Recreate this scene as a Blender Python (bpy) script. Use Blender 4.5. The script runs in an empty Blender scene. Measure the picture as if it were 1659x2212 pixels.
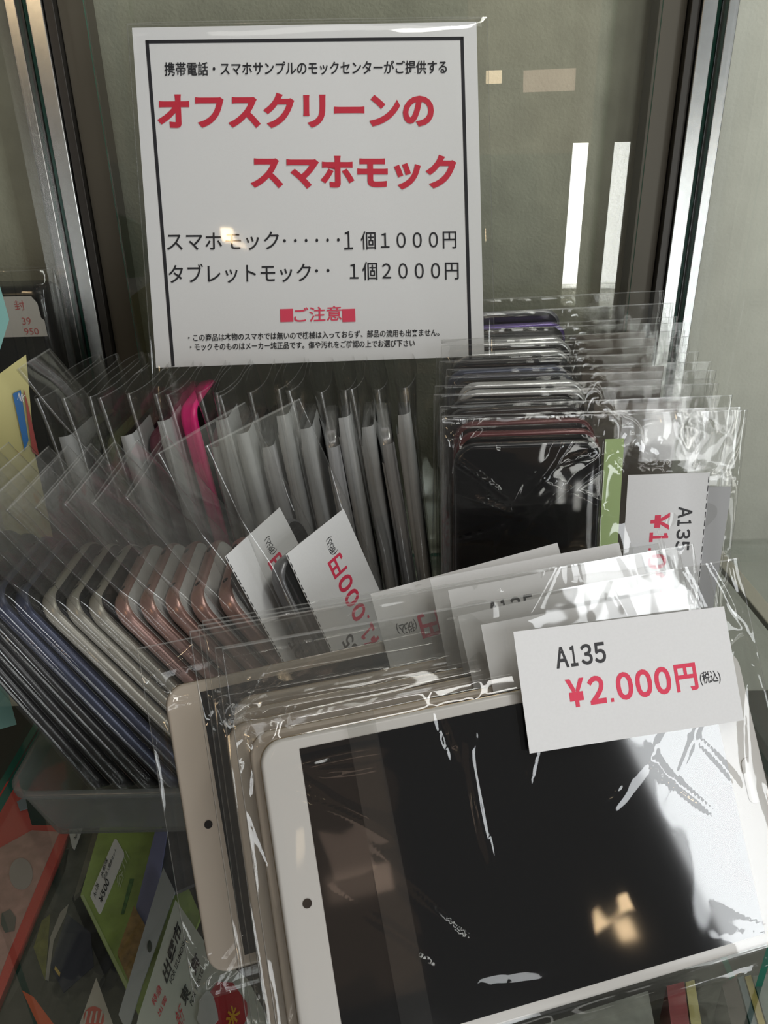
import bpy, bmesh, math, random
from mathutils import Vector, Matrix, noise

C = bpy.context.scene.collection
SC = bpy.context.scene

# ------------------------------------------------------------------ camera
F = 1660.0
CX, CY = 829.5, 1106.0
CAMPOS = Vector((0, 0, .336))
_p, _r = math.radians(25.4), math.radians(-1.2)
FWD = Vector((0, math.cos(_p), -math.sin(_p)))
_rt = Vector((1, 0, 0))
_up = _rt.cross(FWD)
RT = math.cos(_r) * _rt + math.sin(_r) * _up
UP = -math.sin(_r) * _rt + math.cos(_r) * _up
cam = bpy.data.cameras.new('camera')
camo = bpy.data.objects.new('camera', cam)
C.objects.link(camo)
cam.sensor_fit = 'VERTICAL'
cam.sensor_height = 36
cam.lens = 36 * F / 2212
cam.clip_start = .005
camo.matrix_world = Matrix.Translation(CAMPOS) @ Matrix((RT, UP, -FWD)).transposed().to_4x4()
SC.camera = camo

# ------------------------------------------------------------------ world, lights, exposure
W = bpy.data.worlds.new('shop')
SC.world = W
W.use_nodes = True
W.node_tree.nodes['Background'].inputs[0].default_value = (.86, .85, .80, 1)
W.node_tree.nodes['Background'].inputs[1].default_value = .13
SC.view_settings.view_transform = 'Standard'
SC.view_settings.look = 'None'
SC.view_settings.exposure = -0.10
SC.view_settings.gamma = 1
SC.view_settings.use_curve_mapping = False
SC.cycles.transparent_max_bounces = 96
SC.cycles.max_bounces = 7
SC.cycles.diffuse_bounces = 3
SC.cycles.glossy_bounces = 4
SC.cycles.transmission_bounces = 6
SC.cycles.caustics_reflective = False
SC.cycles.caustics_refractive = False
SC.cycles.sample_clamp_indirect = 4
SC.cycles.use_adaptive_sampling = True
SC.cycles.adaptive_threshold = .035


def area(name, loc, target, sx, sy, power, col=(1, 1, 1)):
    l = bpy.data.lights.new(name, 'AREA')
    l.shape = 'RECTANGLE'
    l.size, l.size_y = sx, sy
    l.energy = power
    l.color = col
    o = bpy.data.objects.new(name, l)
    C.objects.link(o)
    o.location = loc
    o.rotation_euler = (Vector(target) - Vector(loc)).to_track_quat('-Z', 'Y').to_euler()
    return o


area('assumed_window_light', (1.42, -1.05, .45), (.1, .3, .1), .28, 1.15, 12.5, (.95, .98, 1))  # assumed unseen window, narrowed to give the white band on the tablet
area('assumed_ceiling_light', (.35, -.55, 1.7), (.1, .4, .1), 1.3, .10, 1.4, (1, .99, .94))  # assumed ceiling tube in front of the case, out of view
area('assumed_ceiling_light', (.42, .08, 1.15), (.12, .42, .1), .8, .06, 2.7, (1, .99, .95))  # assumed tube, set low so the front right comes out brighter
area('assumed_case_lamp', (.36, .42, .95), (.34, .60, .1), .10, .30, 2.2, (1, .99, .93))  # assumed lamp out of view, brightens the wall of the right bay
area('added_streak_light', (.22, -1.0, -.52), (.0, .4, .1), .26, .9, 3.4, (.96, .98, 1))  # added low strip light, draws streaks on the upright bags
area('added_low_panel', (.15, -1.1, -.55), (.0, .4, .1), 1.5, .9, 1.7, (.95, .97, 1))  # added wide low panel, brightens the curved film fronts
area('assumed_side_light', (1.25, -2.2, -.25), (.2, .6, .1), .17, 1.1, 4.2, (.97, .99, 1))  # assumed bright source behind the viewer, whitens the right post flange
area('assumed_warm_lamp', (-.75, -.9, .75), (-.1, .3, .1), .14, .14, 1.0, (1, .72, .42))  # assumed warm lamp, unseen, behind the viewer on the left
area('assumed_warm_lamp', (-.25, -1.0, 1.25), (-.1, .3, .1), .06, .06, .4, (1, .74, .45))  # assumed warm lamp, unseen, higher up behind the viewer
area('assumed_warm_lamp', (1.0, -1.05, .31), (0, .3, .1), .035, .04, .10, (1, .72, .42))  # assumed lamp, placed from the warm spot on the tablet
area('assumed_warm_lamp', (.30, -1.05, .49), (0, .3, .1), .04, .03, .015, (1, .78, .5))  # assumed lamp, placed from a small glint in the back glass
area('assumed_shelf_light', (.44, -1.05, .48), (0, .3, .1), .13, .05, .025, (1, .72, .55))  # assumed light, placed from a pinkish reflection in the back glass
area('added_warm_panel', (.42, -1.2, .55), (0, .3, .1), .34, .5, .08, (1, .62, .36))  # added dim panel, gives the tablet screen its brown reflection


# ------------------------------------------------------------------ helpers
def ray(px, py):
    d = FWD + RT * ((px - CX) / F) - UP * ((py - CY) / F)
    return d


def hit(px, py, o, n):
    d = ray(px, py)
    return CAMPOS + d * ((Vector(o) - CAMPOS).dot(n) / d.dot(n))


def frame(o, x, up):
    x = Vector(x).normalized()
    up = Vector(up)
    up = (up - x * up.dot(x)).normalized()
    n = x.cross(up)
    return Matrix.Translation(Vector(o)) @ Matrix((x, up, n)).transposed().to_4x4()


def loc2(fr, px, py, off=0):
    n = fr.to_3x3().col[2]
    o = fr.translation + n * off
    q = fr.inverted() @ hit(px, py, o, n)
    return q.x, q.y


def mesh(name, bm, smooth=True):
    me = bpy.data.meshes.new(name)
    bm.to_mesh(me)
    bm.free()
    if smooth:
        for p in me.polygons:
            p.use_smooth = True
    return me


def obj(name, me, mats=None, parent=None, label=None):
    if mats is not None:
        if not isinstance(mats, (list, tuple)):
            mats = [mats]
        if not me.materials:
            for m in mats:
                me.materials.append(m)
    o = bpy.data.objects.new(name, me)
    C.objects.link(o)
    if parent is not None:
        o.parent = parent
    if label:
        o['label'] = label
    return o


def tag(o, label, cat, group=None):
    o['label'] = label
    o['category'] = cat
    if group:
        o['group'] = group
    return o


def thing(name, mat, label, cat, group=None):
    o = bpy.data.objects.new(name, None)
    o.empty_display_size = .01
    C.objects.link(o)
    o.matrix_world = mat
    return tag(o, label, cat, group)


def struct(o):
    o['kind'] = 'structure'
    return o


def bm_box(bm, lo, hi, bev=0, mi=0):
    lo, hi = Vector(lo), Vector(hi)
    vs = [bm.verts.new((x, y, z)) for z in (lo.z, hi.z) for y in (lo.y, hi.y) for x in (lo.x, hi.x)]
    fs = [(0, 2, 3, 1), (4, 5, 7, 6), (0, 1, 5, 4), (2, 6, 7, 3), (0, 4, 6, 2), (1, 3, 7, 5)]
    faces = [bm.faces.new([vs[i] for i in f]) for f in fs]
    for f in faces:
        f.material_index = mi
    if bev:
        es = list({e for f in faces for e in f.edges})
        bmesh.ops.bevel(bm, geom=es, offset=bev, segments=2, affect='EDGES', profile=.5)
    return bm


def box(lo, hi, bev=0):
    return bm_box(bmesh.new(), lo, hi, bev)


def rrect(w, h, r, n=8, x0=0, y0=0):
    pts = []
    for cx, cy, a0 in ((w - r, h - r, 0), (r, h - r, 90), (r, r, 180), (w - r, r, 270)):
        for k in range(n + 1):
            a = math.radians(a0 + 90 * k / n)
            pts.append((x0 + cx + r * math.cos(a), y0 + cy + r * math.sin(a)))
    return pts


def slab(w, h, t, r, bev, x0=0, y0=0, z0=0, n=8, round_=True):
    """rounded slab, outline x0..x0+w, y0..y0+h, z0..z0+t"""
    bm = bmesh.new()
    prof = []
    if round_:
        K = 4
        for k in range(K + 1):
            a = math.pi / 2 * k / K
            prof.append((bev * (1 - math.sin(a)), z0 + bev * (1 - math.cos(a))))
        for k in range(K + 1):
            a = math.pi / 2 * k / K
            prof.append((bev * (1 - math.cos(a)), z0 + t - bev + bev * math.sin(a)))
    else:
        prof = [(0, z0), (0, z0 + t)]
    rings = []
    for ins, z in prof:
        rr = max(r - ins, .0002)
        rings.append([bm.verts.new((x, y, z)) for x, y in rrect(w - 2 * ins, h - 2 * ins, rr, n, x0 + ins, y0 + ins)])
    N = len(rings[0])
    for a, b in zip(rings, rings[1:]):
        for i in range(N):
            bm.faces.new((a[i], a[(i + 1) % N], b[(i + 1) % N], b[i]))
    bm.faces.new(list(reversed(rings[0])))
    bm.faces.new(rings[-1])
    return bm


def disc_pts(cx, cy, r, n=20, ry=None):
    ry = ry or r
    return [(cx + r * math.cos(2 * math.pi * k / n), cy + ry * math.sin(2 * math.pi * k / n)) for k in range(n)]


def prism(bm, pts, z0, z1, mi=0, M=None):
    """closed prism over 2-D outline"""
    a = [Vector((x, y, z0)) for x, y in pts]
    b = [Vector((x, y, z1)) for x, y in pts]
    if M is not None:
        a = [M @ v for v in a]
        b = [M @ v for v in b]
    a = [bm.verts.new(v) for v in a]
    b = [bm.verts.new(v) for v in b]
    n = len(a)
    fs = [bm.faces.new(list(reversed(a))), bm.faces.new(b)]
    for i in range(n):
        fs.append(bm.faces.new((a[i], a[(i + 1) % n], b[(i + 1) % n], b[i])))
    for f in fs:
        f.material_index = mi
    return bm


def plate(pts, z0, z1):
    bm = prism(bmesh.new(), pts, z0, z1)
    bmesh.ops.recalc_face_normals(bm, faces=bm.faces)
    return bm


# ------------------------------------------------------------------ lettering
_tc = {}


def glyphs(s, bold=0.0):
    key = (s, bold)
    if key in _tc:
        return _tc[key]
    cu = bpy.data.curves.new('t', 'FONT')
    cu.body = s
    cu.size = 1
    cu.offset = bold
    cu.resolution_u = 4
    o = bpy.data.objects.new('t', cu)
    C.objects.link(o)
    dg = bpy.context.evaluated_depsgraph_get()
    me = bpy.data.meshes.new_from_object(o.evaluated_get(dg))
    vs = [(v.co.x, v.co.y) for v in me.vertices]
    fs = [tuple(p.vertices) for p in me.polygons]
    bpy.data.objects.remove(o)
    bpy.data.curves.remove(cu)
    bpy.data.meshes.remove(me)
    xs = [v[0] for v in vs]
    ys = [v[1] for v in vs]
    r = (vs, fs, (min(xs), min(ys), max(xs), max(ys)))
    _tc[key] = r
    return r


def letter(bm, s, O, X, Y, z=0.0, bold=0.0, mi=0, M=None):
    """fit the ink box of s into the parallelogram O, O+X, O+Y"""
    vs, fs, (x0, y0, x1, y1) = glyphs(s, bold)
    O, X, Y = Vector(O), Vector(X), Vector(Y)
    O, X, Y = [v if len(v) == 3 else Vector((v[0], v[1], 0)) for v in (O, X, Y)]
    nv = []
    for x, y in vs:
        q = O + X * ((x - x0) / max(x1 - x0, 1e-6)) + Y * ((y - y0) / max(y1 - y0, 1e-6))
        q = q + Vector((0, 0, z))
        nv.append(bm.verts.new(M @ q if M is not None else q))
    for f in fs:
        try:
            ff = bm.faces.new([nv[i] for i in f])
            ff.material_index = mi
        except ValueError:
            pass


ADV = {'1': .46, '.': .26, 'A': .66, '¥': .66}
FULL = {'¥': '￥', 'A': 'Ａ'}


def row(bm, s, O, X, Y, z=0.0, bold=0.0, mi=0):
    """latin figures set one by one with their own advance, filling O, O+X, O+Y"""
    O, X, Y = [Vector((v[0], v[1], 0)) for v in (O, X, Y)]
    tot = sum(ADV.get(c, .60) for c in s)
    x = 0
    for c in s:
        a = ADV.get(c, .60)
        x0, x1 = (x + .07 * a) / tot, (x + .93 * a) / tot
        if c == '.':
            k = .12 * Y.length / X.length
            p = O + X * ((x0 + x1) / 2 - k / 2)
            f = bm.faces.new([bm.verts.new(v + Vector((0, 0, z))) for v in (p, p + X * k, p + X * k + Y * .13, p + Y * .13)])
            f.material_index = mi
        else:
            g = FULL.get(c) or (chr(ord(c) + 0xFEE0) if c.isdigit() else c)
            if c == '1':
                x1 = x0 + (x1 - x0) * .80
            letter(bm, g, O + X * x0, X * (x1 - x0), Y, z, bold, mi)
        x += a


# ------------------------------------------------------------------ materials
def mat(name, col, rough=.5, metal=0, spec=.5, noise_amt=0, nscale=60, coat=0, bump=0, bscale=300):
    m = bpy.data.materials.new(name)
    m.use_nodes = True
    nt = m.node_tree
    b = nt.nodes['Principled BSDF']
    b.inputs['Base Color'].default_value = (*col, 1)
    b.inputs['Roughness'].default_value = rough
    b.inputs['Metallic'].default_value = metal
    b.inputs['Specular IOR Level'].default_value = spec
    b.inputs['Coat Weight'].default_value = coat
    if noise_amt or bump:
        tc = nt.nodes.new('ShaderNodeTexCoord')
    if noise_amt:
        nz = nt.nodes.new('ShaderNodeTexNoise')
        nz.inputs['Scale'].default_value = nscale
        nz.inputs['Detail'].default_value = 6
        nt.links.new(tc.outputs['Object'], nz.inputs['Vector'])
        r = nt.nodes.new('ShaderNodeValToRGB')
        r.color_ramp.elements[0].position = .3
        r.color_ramp.elements[1].position = .7
        r.color_ramp.elements[0].color = (*[c * (1 - noise_amt) for c in col], 1)
        r.color_ramp.elements[1].color = (*[min(1, c * (1 + noise_amt)) for c in col], 1)
        nt.links.new(nz.outputs['Fac'], r.inputs['Fac'])
        nt.links.new(r.outputs['Color'], b.inputs['Base Color'])
    if bump:
        nb = nt.nodes.new('ShaderNodeTexNoise')
        nb.inputs['Scale'].default_value = bscale
        nb.inputs['Detail'].default_value = 3
        nt.links.new(tc.outputs['Object'], nb.inputs['Vector'])
        bp = nt.nodes.new('ShaderNodeBump')
        bp.inputs['Strength'].default_value = bump
        bp.inputs['Distance'].default_value = .001
        nt.links.new(nb.outputs['Fac'], bp.inputs['Height'])
        nt.links.new(bp.outputs['Normal'], b.inputs['Normal'])
    return m


def film(name, tint=(.97, .97, .965), base=.055, edge=.75, rough=.038, haze=.014, bump=.0, bscale=60, power=4.0):
    m = bpy.data.materials.new(name)
    m.use_nodes = True
    nt = m.node_tree
    nt.nodes.clear()
    N = nt.nodes.new
    out = N('ShaderNodeOutputMaterial')
    tr = N('ShaderNodeBsdfTransparent')
    tr.inputs[0].default_value = (*tint, 1)
    gl = N('ShaderNodeBsdfGlossy')
    gl.inputs['Roughness'].default_value = rough
    df = N('ShaderNodeBsdfDiffuse')
    df.inputs[0].default_value = (.85, .85, .83, 1)
    lw = N('ShaderNodeLayerWeight')
    lw.inputs[0].default_value = .5
    pw = N('ShaderNodeMath')
    pw.operation = 'POWER'
    pw.inputs[1].default_value = power
    nt.links.new(lw.outputs['Facing'], pw.inputs[0])
    ma = N('ShaderNodeMath')
    ma.operation = 'MULTIPLY_ADD'
    ma.inputs[1].default_value = edge
    ma.inputs[2].default_value = base
    nt.links.new(pw.outputs[0], ma.inputs[0])
    m1 = N('ShaderNodeMixShader')
    m1.inputs[0].default_value = haze
    nt.links.new(tr.outputs[0], m1.inputs[1])
    nt.links.new(df.outputs[0], m1.inputs[2])
    m2 = N('ShaderNodeMixShader')
    nt.links.new(ma.outputs[0], m2.inputs[0])
    nt.links.new(m1.outputs[0], m2.inputs[1])
    nt.links.new(gl.outputs[0], m2.inputs[2])
    nt.links.new(m2.outputs[0], out.inputs[0])
    if bump:
        tc = N('ShaderNodeTexCoord')
        nz = N('ShaderNodeTexNoise')
        nz.inputs['Scale'].default_value = bscale
        nz.inputs['Detail'].default_value = 2
        nt.links.new(tc.outputs['Object'], nz.inputs['Vector'])
        bp = N('ShaderNodeBump')
        bp.inputs['Strength'].default_value = bump
        bp.inputs['Distance'].default_value = .002
        nt.links.new(nz.outputs['Fac'], bp.inputs['Height'])
        nt.links.new(bp.outputs['Normal'], gl.inputs['Normal'])
    return m


FILM = film('clear_film', base=.046, edge=.6, haze=.005)
FILM_ROW = film('clear_film_upright', haze=.008, base=.085, edge=.75, rough=.07)
FILM_FRONT = film('clear_film_leaning', haze=.016, base=.040, edge=.5, rough=.05)
FILM_EDGE = film('film_edge', base=.10, edge=.6, haze=.10, rough=.1)
BACK_GLASS = film('back_glass', tint=(.975, .985, .975), base=.10, edge=.8, rough=.0, haze=.002, power=5)
GLASS = film('glass', tint=(.975, .985, .975), base=.06, edge=.8, rough=.0, haze=.002, power=5)
GLASS_EDGE = mat('green_glass_edge', (.02, .16, .11), .15, spec=.6)
PAPER = mat('white_paper', (.80, .80, .81), .75, spec=.2, noise_amt=.015, nscale=900)
PAPER_DULL = mat('grey_white_paper', (.55, .56, .56), .8, spec=.2, noise_amt=.03, nscale=300)
INK = mat('black_ink', (.02, .02, .025), .6, spec=.2)
INKG = mat('dark_grey_ink', (.06, .06, .065), .6, spec=.2)
RED = mat('red_ink', (.62, .025, .055), .55, spec=.3)
PINKRED = mat('light_red_ink', (.78, .06, .12), .55, spec=.3)
WALL = mat('khaki_wall_board', (.50, .49, .385), .75, spec=.3, noise_amt=.10, nscale=45, bump=.5, bscale=420)
WALL_LIT = mat('lit_wall_board', (.64, .64, .56), .7, spec=.3, noise_amt=.06, nscale=30, bump=.25, bscale=420)  # same wall board, colour lightened for the strongly lit right bay
ALU = mat('aluminium', (.62, .63, .63), .22, metal=1, noise_amt=.05, nscale=200)
ALU_DARK = mat('dark_aluminium', (.06, .055, .05), .4, metal=.6)
BROWN = mat('post_shadow_brown', (.11, .095, .07), .5)
SCREEN = mat('black_screen', (.004, .004, .005), .06, spec=.6)
WHITEPL = mat('white_tablet_plastic', (.62, .60, .575), .25)
CHAMP = mat('champagne_tablet_plastic', (.56, .49, .42), .28)
GOLD = mat('gold_edge', (.60, .47, .33), .28, metal=1)
LENS = mat('dark_lens', (.015, .012, .012), .1)
FROST = None

PH = {}
for k, c, me_, ro in (('black', (.012, .012, .014), 0, .22), ('navy', (.055, .065, .115), .35, .3), ('beige', (.46, .44, .39), .35, .32),
                      ('rose', (.47, .29, .26), .55, .3), ('silver', (.55, .55, .56), .6, .25), ('purple', (.09, .045, .24), .3, .25),
                      ('grey', (.16, .16, .17), .4, .3), ('darkred', (.11, .015, .018), .2, .25), ('white', (.72, .72, .72), .0, .3),
                      ('pink', (.85, .02, .22), 0, .4), ('brown', (.12, .08, .06), .1, .4), ('olive', (.10, .11, .03), 0, .5),
                      ('maroon', (.16, .03, .06), .1, .4), ('blueblack', (.02, .024, .045), .3, .25)):
    PH[k] = mat(k + '_phone_shell', c, ro, metal=me_)
GREEN_SHEET = mat('pale_green_sheet', (.42, .56, .24), .6)
OLIVE_SHEET = mat('olive_green_sheet', (.22, .30, .03), .6)
BROWN_HAZE = mat('brown_haze_sheet', (.26, .215, .18), .5, noise_amt=.08, nscale=120)  # tone of the warm reflected haze in the bag flaps
GREY_SHEET = mat('grey_sheet', (.42, .42, .43), .7)

# ------------------------------------------------------------------ setting
XP = .229          # the glass partitions
YB = .600          # back posts
struct(obj('wall_back', mesh('wall_back', box((-.9, .635, -.6), (.232, .655, 1.2)), False), WALL))
struct(obj('wall_right', mesh('wall_right', box((.232, .635, -.6), (1.1, .655, 1.2)), False), WALL_LIT))
SHELF_T = .008


def glass_panel(name, lo, hi, gm=None):
    bm = box(lo, hi)
    bm.normal_update()
    for f in bm.faces:
        c = f.normal
        ax = max(range(3), key=lambda i: abs(c[i]))
        th = min(range(3), key=lambda i: hi[i] - lo[i])
        if ax != th:
            f.material_index = 1
    o = obj(name, mesh(name, bm, False), [gm or GLASS, GLASS_EDGE])
    return o


shelf = glass_panel('glass_shelf', (-XP + .003, .10, -SHELF_T), (XP - .003, .618, 0))
tag(shelf, 'clear glass shelf with green edge carrying the bagged phones and tablets', 'shelf')
low = obj('lower_shelf', mesh('lower_shelf', box((-.9, .02, -.19), (.9, .634, -.178)), False), mat('dark_shelf_board', (.045, .042, .035), .6))
tag(low, 'dark shelf board below the glass shelf carrying the paper goods', 'shelf')
for sx, side in ((-1, 'left'), (1, 'right')):
    x0, x1 = sorted((sx * XP - .0022, sx * XP + .0022))
    g = glass_panel('glass_partition', (x0, .306, -.176 if sx > 0 else .0005), (x1, .604, 1.0))
    tag(g, 'upright clear glass partition at the %s of the display bay' % side, 'glass panel')
    t = thing('metal_post', Matrix.Translation((sx * XP, YB, -.176)), 'slotted aluminium wall post holding the %s glass partition' % side, 'post')
    s = sx
    H = 1.18

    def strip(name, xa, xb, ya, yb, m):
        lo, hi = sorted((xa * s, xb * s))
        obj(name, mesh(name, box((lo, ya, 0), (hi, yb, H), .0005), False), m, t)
    strip('outer_flange', .0035, .0105, -.006, .014, ALU)
    strip('inner_flange', -.0135, -.0035, -.006, .014, ALU)
    strip('channel_back', -.0135, .0105, .014, .020, ALU_DARK)
    strip('recess_shade_strip', -.0200, -.0138, -.003, .020, ALU_DARK)  # dark strip stands in for the shaded recess beside the flange
    strip('post_shadow_strip', -.0390, -.0203, .004, .022, BROWN)  # brown strip stands in for the post's shadow and reflection in the glass
back = glass_panel('back_glass_panel', (-.185, .583, .004), (.186, .5855, 1.0), BACK_GLASS)
tag(back, 'clear glass sheet standing before the khaki back wall', 'glass panel')
rail = obj('side_rail', mesh('side_rail', box((.288, .30, 0), (.301, .634, .006), .001), False), mat('beige_rail', (.42, .40, .33), .5))
tag(rail, 'beige metal rail on the shelf of the far right bay', 'rail')
sh2 = glass_panel('glass_shelf', (XP + .003, .12, -SHELF_T), (.60, .63, 0))
for _f in sh2.data.polygons:
    _f.material_index = 0
tag(sh2, 'glass shelf of the bay to the right of the right partition', 'shelf')

# ------------------------------------------------------------------ bags
def bag(seed, Wd, L, content, T, open_t=.004, edge_p=10, nx=56, ny=60, ncrease=14, amp=.0008, wave=.0015, cw=.0022, slope=.15,
        x0=None, tmin=.0006, flap=.0, lens=.35, bend=0.0, seams=True):
    """a clear bag: two sheets joined at both sides and the bottom, open at the top. x across, y up, z through"""
    rng = random.Random(seed)
    x0 = -Wd / 2 if x0 is None else x0
    cx0, cy0, cx1, cy1 = content
    cr = []
    for sheet in (0, 1):
        lst = []
        for _ in range(ncrease):
            # most creases leave the corners or edges of the content
            if rng.random() < .6:
                ax = rng.choice((cx0, cx1)) + rng.uniform(-.008, .008)
                ay = rng.choice((cy0, cy1)) + rng.uniform(-.008, .008)
                an = rng.uniform(0, 2 * math.pi)
            else:
                ax = x0 + rng.uniform(0, Wd)
                ay = rng.uniform(0, L)
                an = rng.choice((0, math.pi / 2)) + rng.gauss(0, .45)
            ln = rng.uniform(.015, .075)
            lst.append((ax, ay, math.cos(an), math.sin(an), ln, rng.uniform(.4, 1.2) * amp * rng.choice((1, 1, -1)), rng.uniform(-.25, .25)))
        cr.append(lst)
    us = [.5 - .5 * math.cos(math.pi * i / nx) for i in range(nx + 1)]
    us = [.65 * (i / nx) + .35 * u for i, u in enumerate(us)]
    us[1] = .0004 / Wd
    us[-2] = 1 - .0004 / Wd
    bm = bmesh.new()
    rows = []
    so = Vector((seed * 7.13, seed * 3.7, 0))
    for j in range(ny + 1):
        y = L if j == ny else j / (ny - 1) * (L - .0006)
        row = []
        for sheet in (0, 1):
            rngi = range(nx + 1) if sheet == 0 else range(nx - 1, 0, -1)
            sg = 1 if sheet == 0 else -1
            for i in rngi:
                u = us[i]
                x = x0 + u * Wd
                dx = max(cx0 - x, 0, x - cx1)
                dy = max(cy0 - y, 0, y - cy1)
                d = math.hypot(dx, dy)
                t = max(tmin, T + .0007 - d * slope)
                if y > cy1:
                    k = (y - cy1) / max(L - cy1, 1e-6)
                    k = k * k * (3 - 2 * k)
                    e = 1 - abs(2 * u - 1) ** 2
                    t = t * (1 - k) + k * open_t * (lens + (1 - lens) * e)
                if y < .004:
                    t *= max(.12, y / .004)
                edge = max(0.0, 1 - abs(2 * u - 1) ** edge_p) ** .5
                t *= edge
                out = min(1, d / .015)
                w = noise.noise(Vector((x * 28, y * 22, 3.3)) + so) * wave * (.25 + out)
                nzs = noise.noise(Vector((x * 55, y * 40, 9.1 + 5 * sheet)) + so) * amp * .45 * (.35 + out)
                z = 0
                for (ax, ay, ca, sa, ln, am, cv) in cr[sheet]:
                    px, py = x - ax, y - ay
                    al = px * ca + py * sa
                    if al < 0 or al > ln:
                        continue
                    q = al / ln
                    pe = abs(-px * sa + py * ca - cv * al * q)
                    if pe < cw:
                        h = 1 - pe / cw
                        z += am * h * h * (1 - q) * min(1, q * 6)
                zz = w + sg * max(t * .35, t + (nzs + z) * min(1, edge + .2)) if edge > 0 else w
                zz += bend * ((y / L) ** 2)
                if y > L - 1e-6 and sheet == 1:
                    y2 = y + flap
                else:
                    y2 = y
                row.append(bm.verts.new((x, y2, zz)))
        rows.append(row)
    n = len(rows[0])
    for j, (a, b) in enumerate(zip(rows, rows[1:])):
        for i in range(n):
            f = bm.faces.new((a[i], a[(i + 1) % n], b[(i + 1) % n], b[i]))
            if j >= ny - 1 or seams and i in (0, n - 1, nx - 1, nx):
                f.material_index = 1
    me = mesh('plastic_bag', bm)
    return me


# ------------------------------------------------------------------ phones
PW, PL, PT = .071, .150, .0082
_ph = {}


def phone_parts(kind, face='black', w=PW, l=PL, t=PT, ports=True):
    """list of (name, mesh, materials, label, subs) for a phone whose screen looks along +z; x across, y up from 0"""
    key = (kind, face, w, l, t, ports)
    if key in _ph:
        return _ph[key]
    body = mesh('phone_body', slab(w, l, t, .0115, min(.0026, t * .4), -w / 2, 0, -t / 2, 8))
    body.materials.append(PH[kind])
    subs = []
    b = .0022
    if face == 'black':
        fr = mesh('screen', slab(w - 2 * b, l - 2 * b, .0005, .0095, .0002, -w / 2 + b, b, t / 2 - .0003, 8))
        fr.materials.append(SCREEN)
        subs.append(('screen', fr, None))
    else:
        fr = mesh('front_panel', slab(w - 2 * b, l - 2 * b, .0005, .0095, .0002, -w / 2 + b, b, t / 2 - .0003, 8))
        fr.materials.append(PH['white'])
        subs.append(('front_panel', fr, 'white front panel'))
        sc = mesh('screen', slab(w - .008, l - .036, .0003, .001, .0001, -w / 2 + .004, .018, t / 2 + .0002, 3))
        sc.materials.append(SCREEN)
        subs.append(('screen', sc, None))
        hb = mesh('home_button', slab(.015, .0055, .0006, .0027, .0002, -.0075, .007, t / 2 + .0001, 6))
        hb.materials.append(PH['silver'])
        subs.append(('home_button', hb, None))
    if ports:
        for nm, px, rx in (('headphone_jack', -w / 2 + .018, .0019), ('microphone_hole', w / 2 - .017, .0026)):
            bm = bmesh.new()
            pts = disc_pts(px, 0, rx, 14, .0016)
            a = [bm.verts.new((x, l + .00005, z)) for x, z in pts]
            c = [bm.verts.new((x, l - .0010, z)) for x, z in pts]
            f = bm.faces.new(a)
            for i in range(len(a)):
                bm.faces.new((a[i], a[i - 1], c[i - 1], c[i]))
            bmesh.ops.recalc_face_normals(bm, faces=bm.faces)
            q = mesh(nm, bm, False)
            q.materials.append(LENS)
            subs.append((nm, q, None))
    sb = mesh('side_button', slab(.0012, .017, .0022, .0005, .0003, -w / 2 - .0004, l * .68, -.0011, 3))
    sb.materials.append(PH[kind])
    subs.append(('side_button', sb, None))
    _ph[key] = (body, subs)
    return _ph[key]


def add_phone(th, kind, face='black', y0=.012, **kw):
    body, subs = phone_parts(kind, face, **kw)
    b = obj('phone_body', body, None, th)
    b.location = (0, y0, 0)
    for nm, me, lb in subs:
        obj(nm, me, None, b, lb)
    return b


def add_sheet(t, name, x0, y0, x1, y1, z, m, label=None, yaw=0, th=.00025):
    pts = [(x0, y0), (x1, y0), (x1, y1), (x0, y1)]
    if yaw:
        cx, cy = (x0 + x1) / 2, (y0 + y1) / 2
        c, s = math.cos(yaw), math.sin(yaw)
        pts = [(cx + (x - cx) * c - (y - cy) * s, cy + (x - cx) * s + (y - cy) * c) for x, y in pts]
    return obj(name, mesh(name, plate(pts, z, z + th), False), m, t, label)


def price_card(t, M, w, h, price, z=0, full=True, label=None, torn=False):
    """a price card: local x reading direction, y up; M places it in the frame of thing t"""
    pts = [(0, 0), (w, 0), (w, h), (0, h)]
    card = obj('price_card', mesh('price_card', plate(pts, z, z + .0003), False), PAPER, t, label)
    card.matrix_local = M
    bm = bmesh.new()
    zz = z + .0004
    row(bm, 'A135', (.165 * w, .65 * h), (.24 * w, 0), (0, .175 * h), zz, .026, 0)
    p1, p2 = price
    row(bm, p1, (.19 * w, .315 * h), (.50 * w, 0), (0, .235 * h), zz, .036, 1)
    letter(bm, '円', (.705 * w, .315 * h), (.105 * w, 0), (0, .235 * h), zz, .03, 1)
    letter(bm, '(税込)', (.822 * w, .34 * h), (.10 * w, 0), (0, .12 * h), zz, .012, 0)
    if torn:
        k = 0
        x = .02
        while x < .97:
            prism(bm, [(x * w, .985 * h), ((x + .03) * w, .985 * h), ((x + .03) * w, .995 * h), (x * w, .995 * h)], zz - .0002, zz)
            x += .045
    obj('lettering', mesh('lettering', bm, False), [INKG, PINKRED], card)
    return card


ORD = ['first', 'second', 'third', 'fourth', 'fifth', 'sixth', 'seventh', 'eighth', 'ninth', 'tenth', 'eleventh', 'twelfth',
       'thirteenth', 'fourteenth', 'fifteenth', 'sixteenth', 'seventeenth', 'eighteenth', 'nineteenth', 'twentieth']

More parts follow.
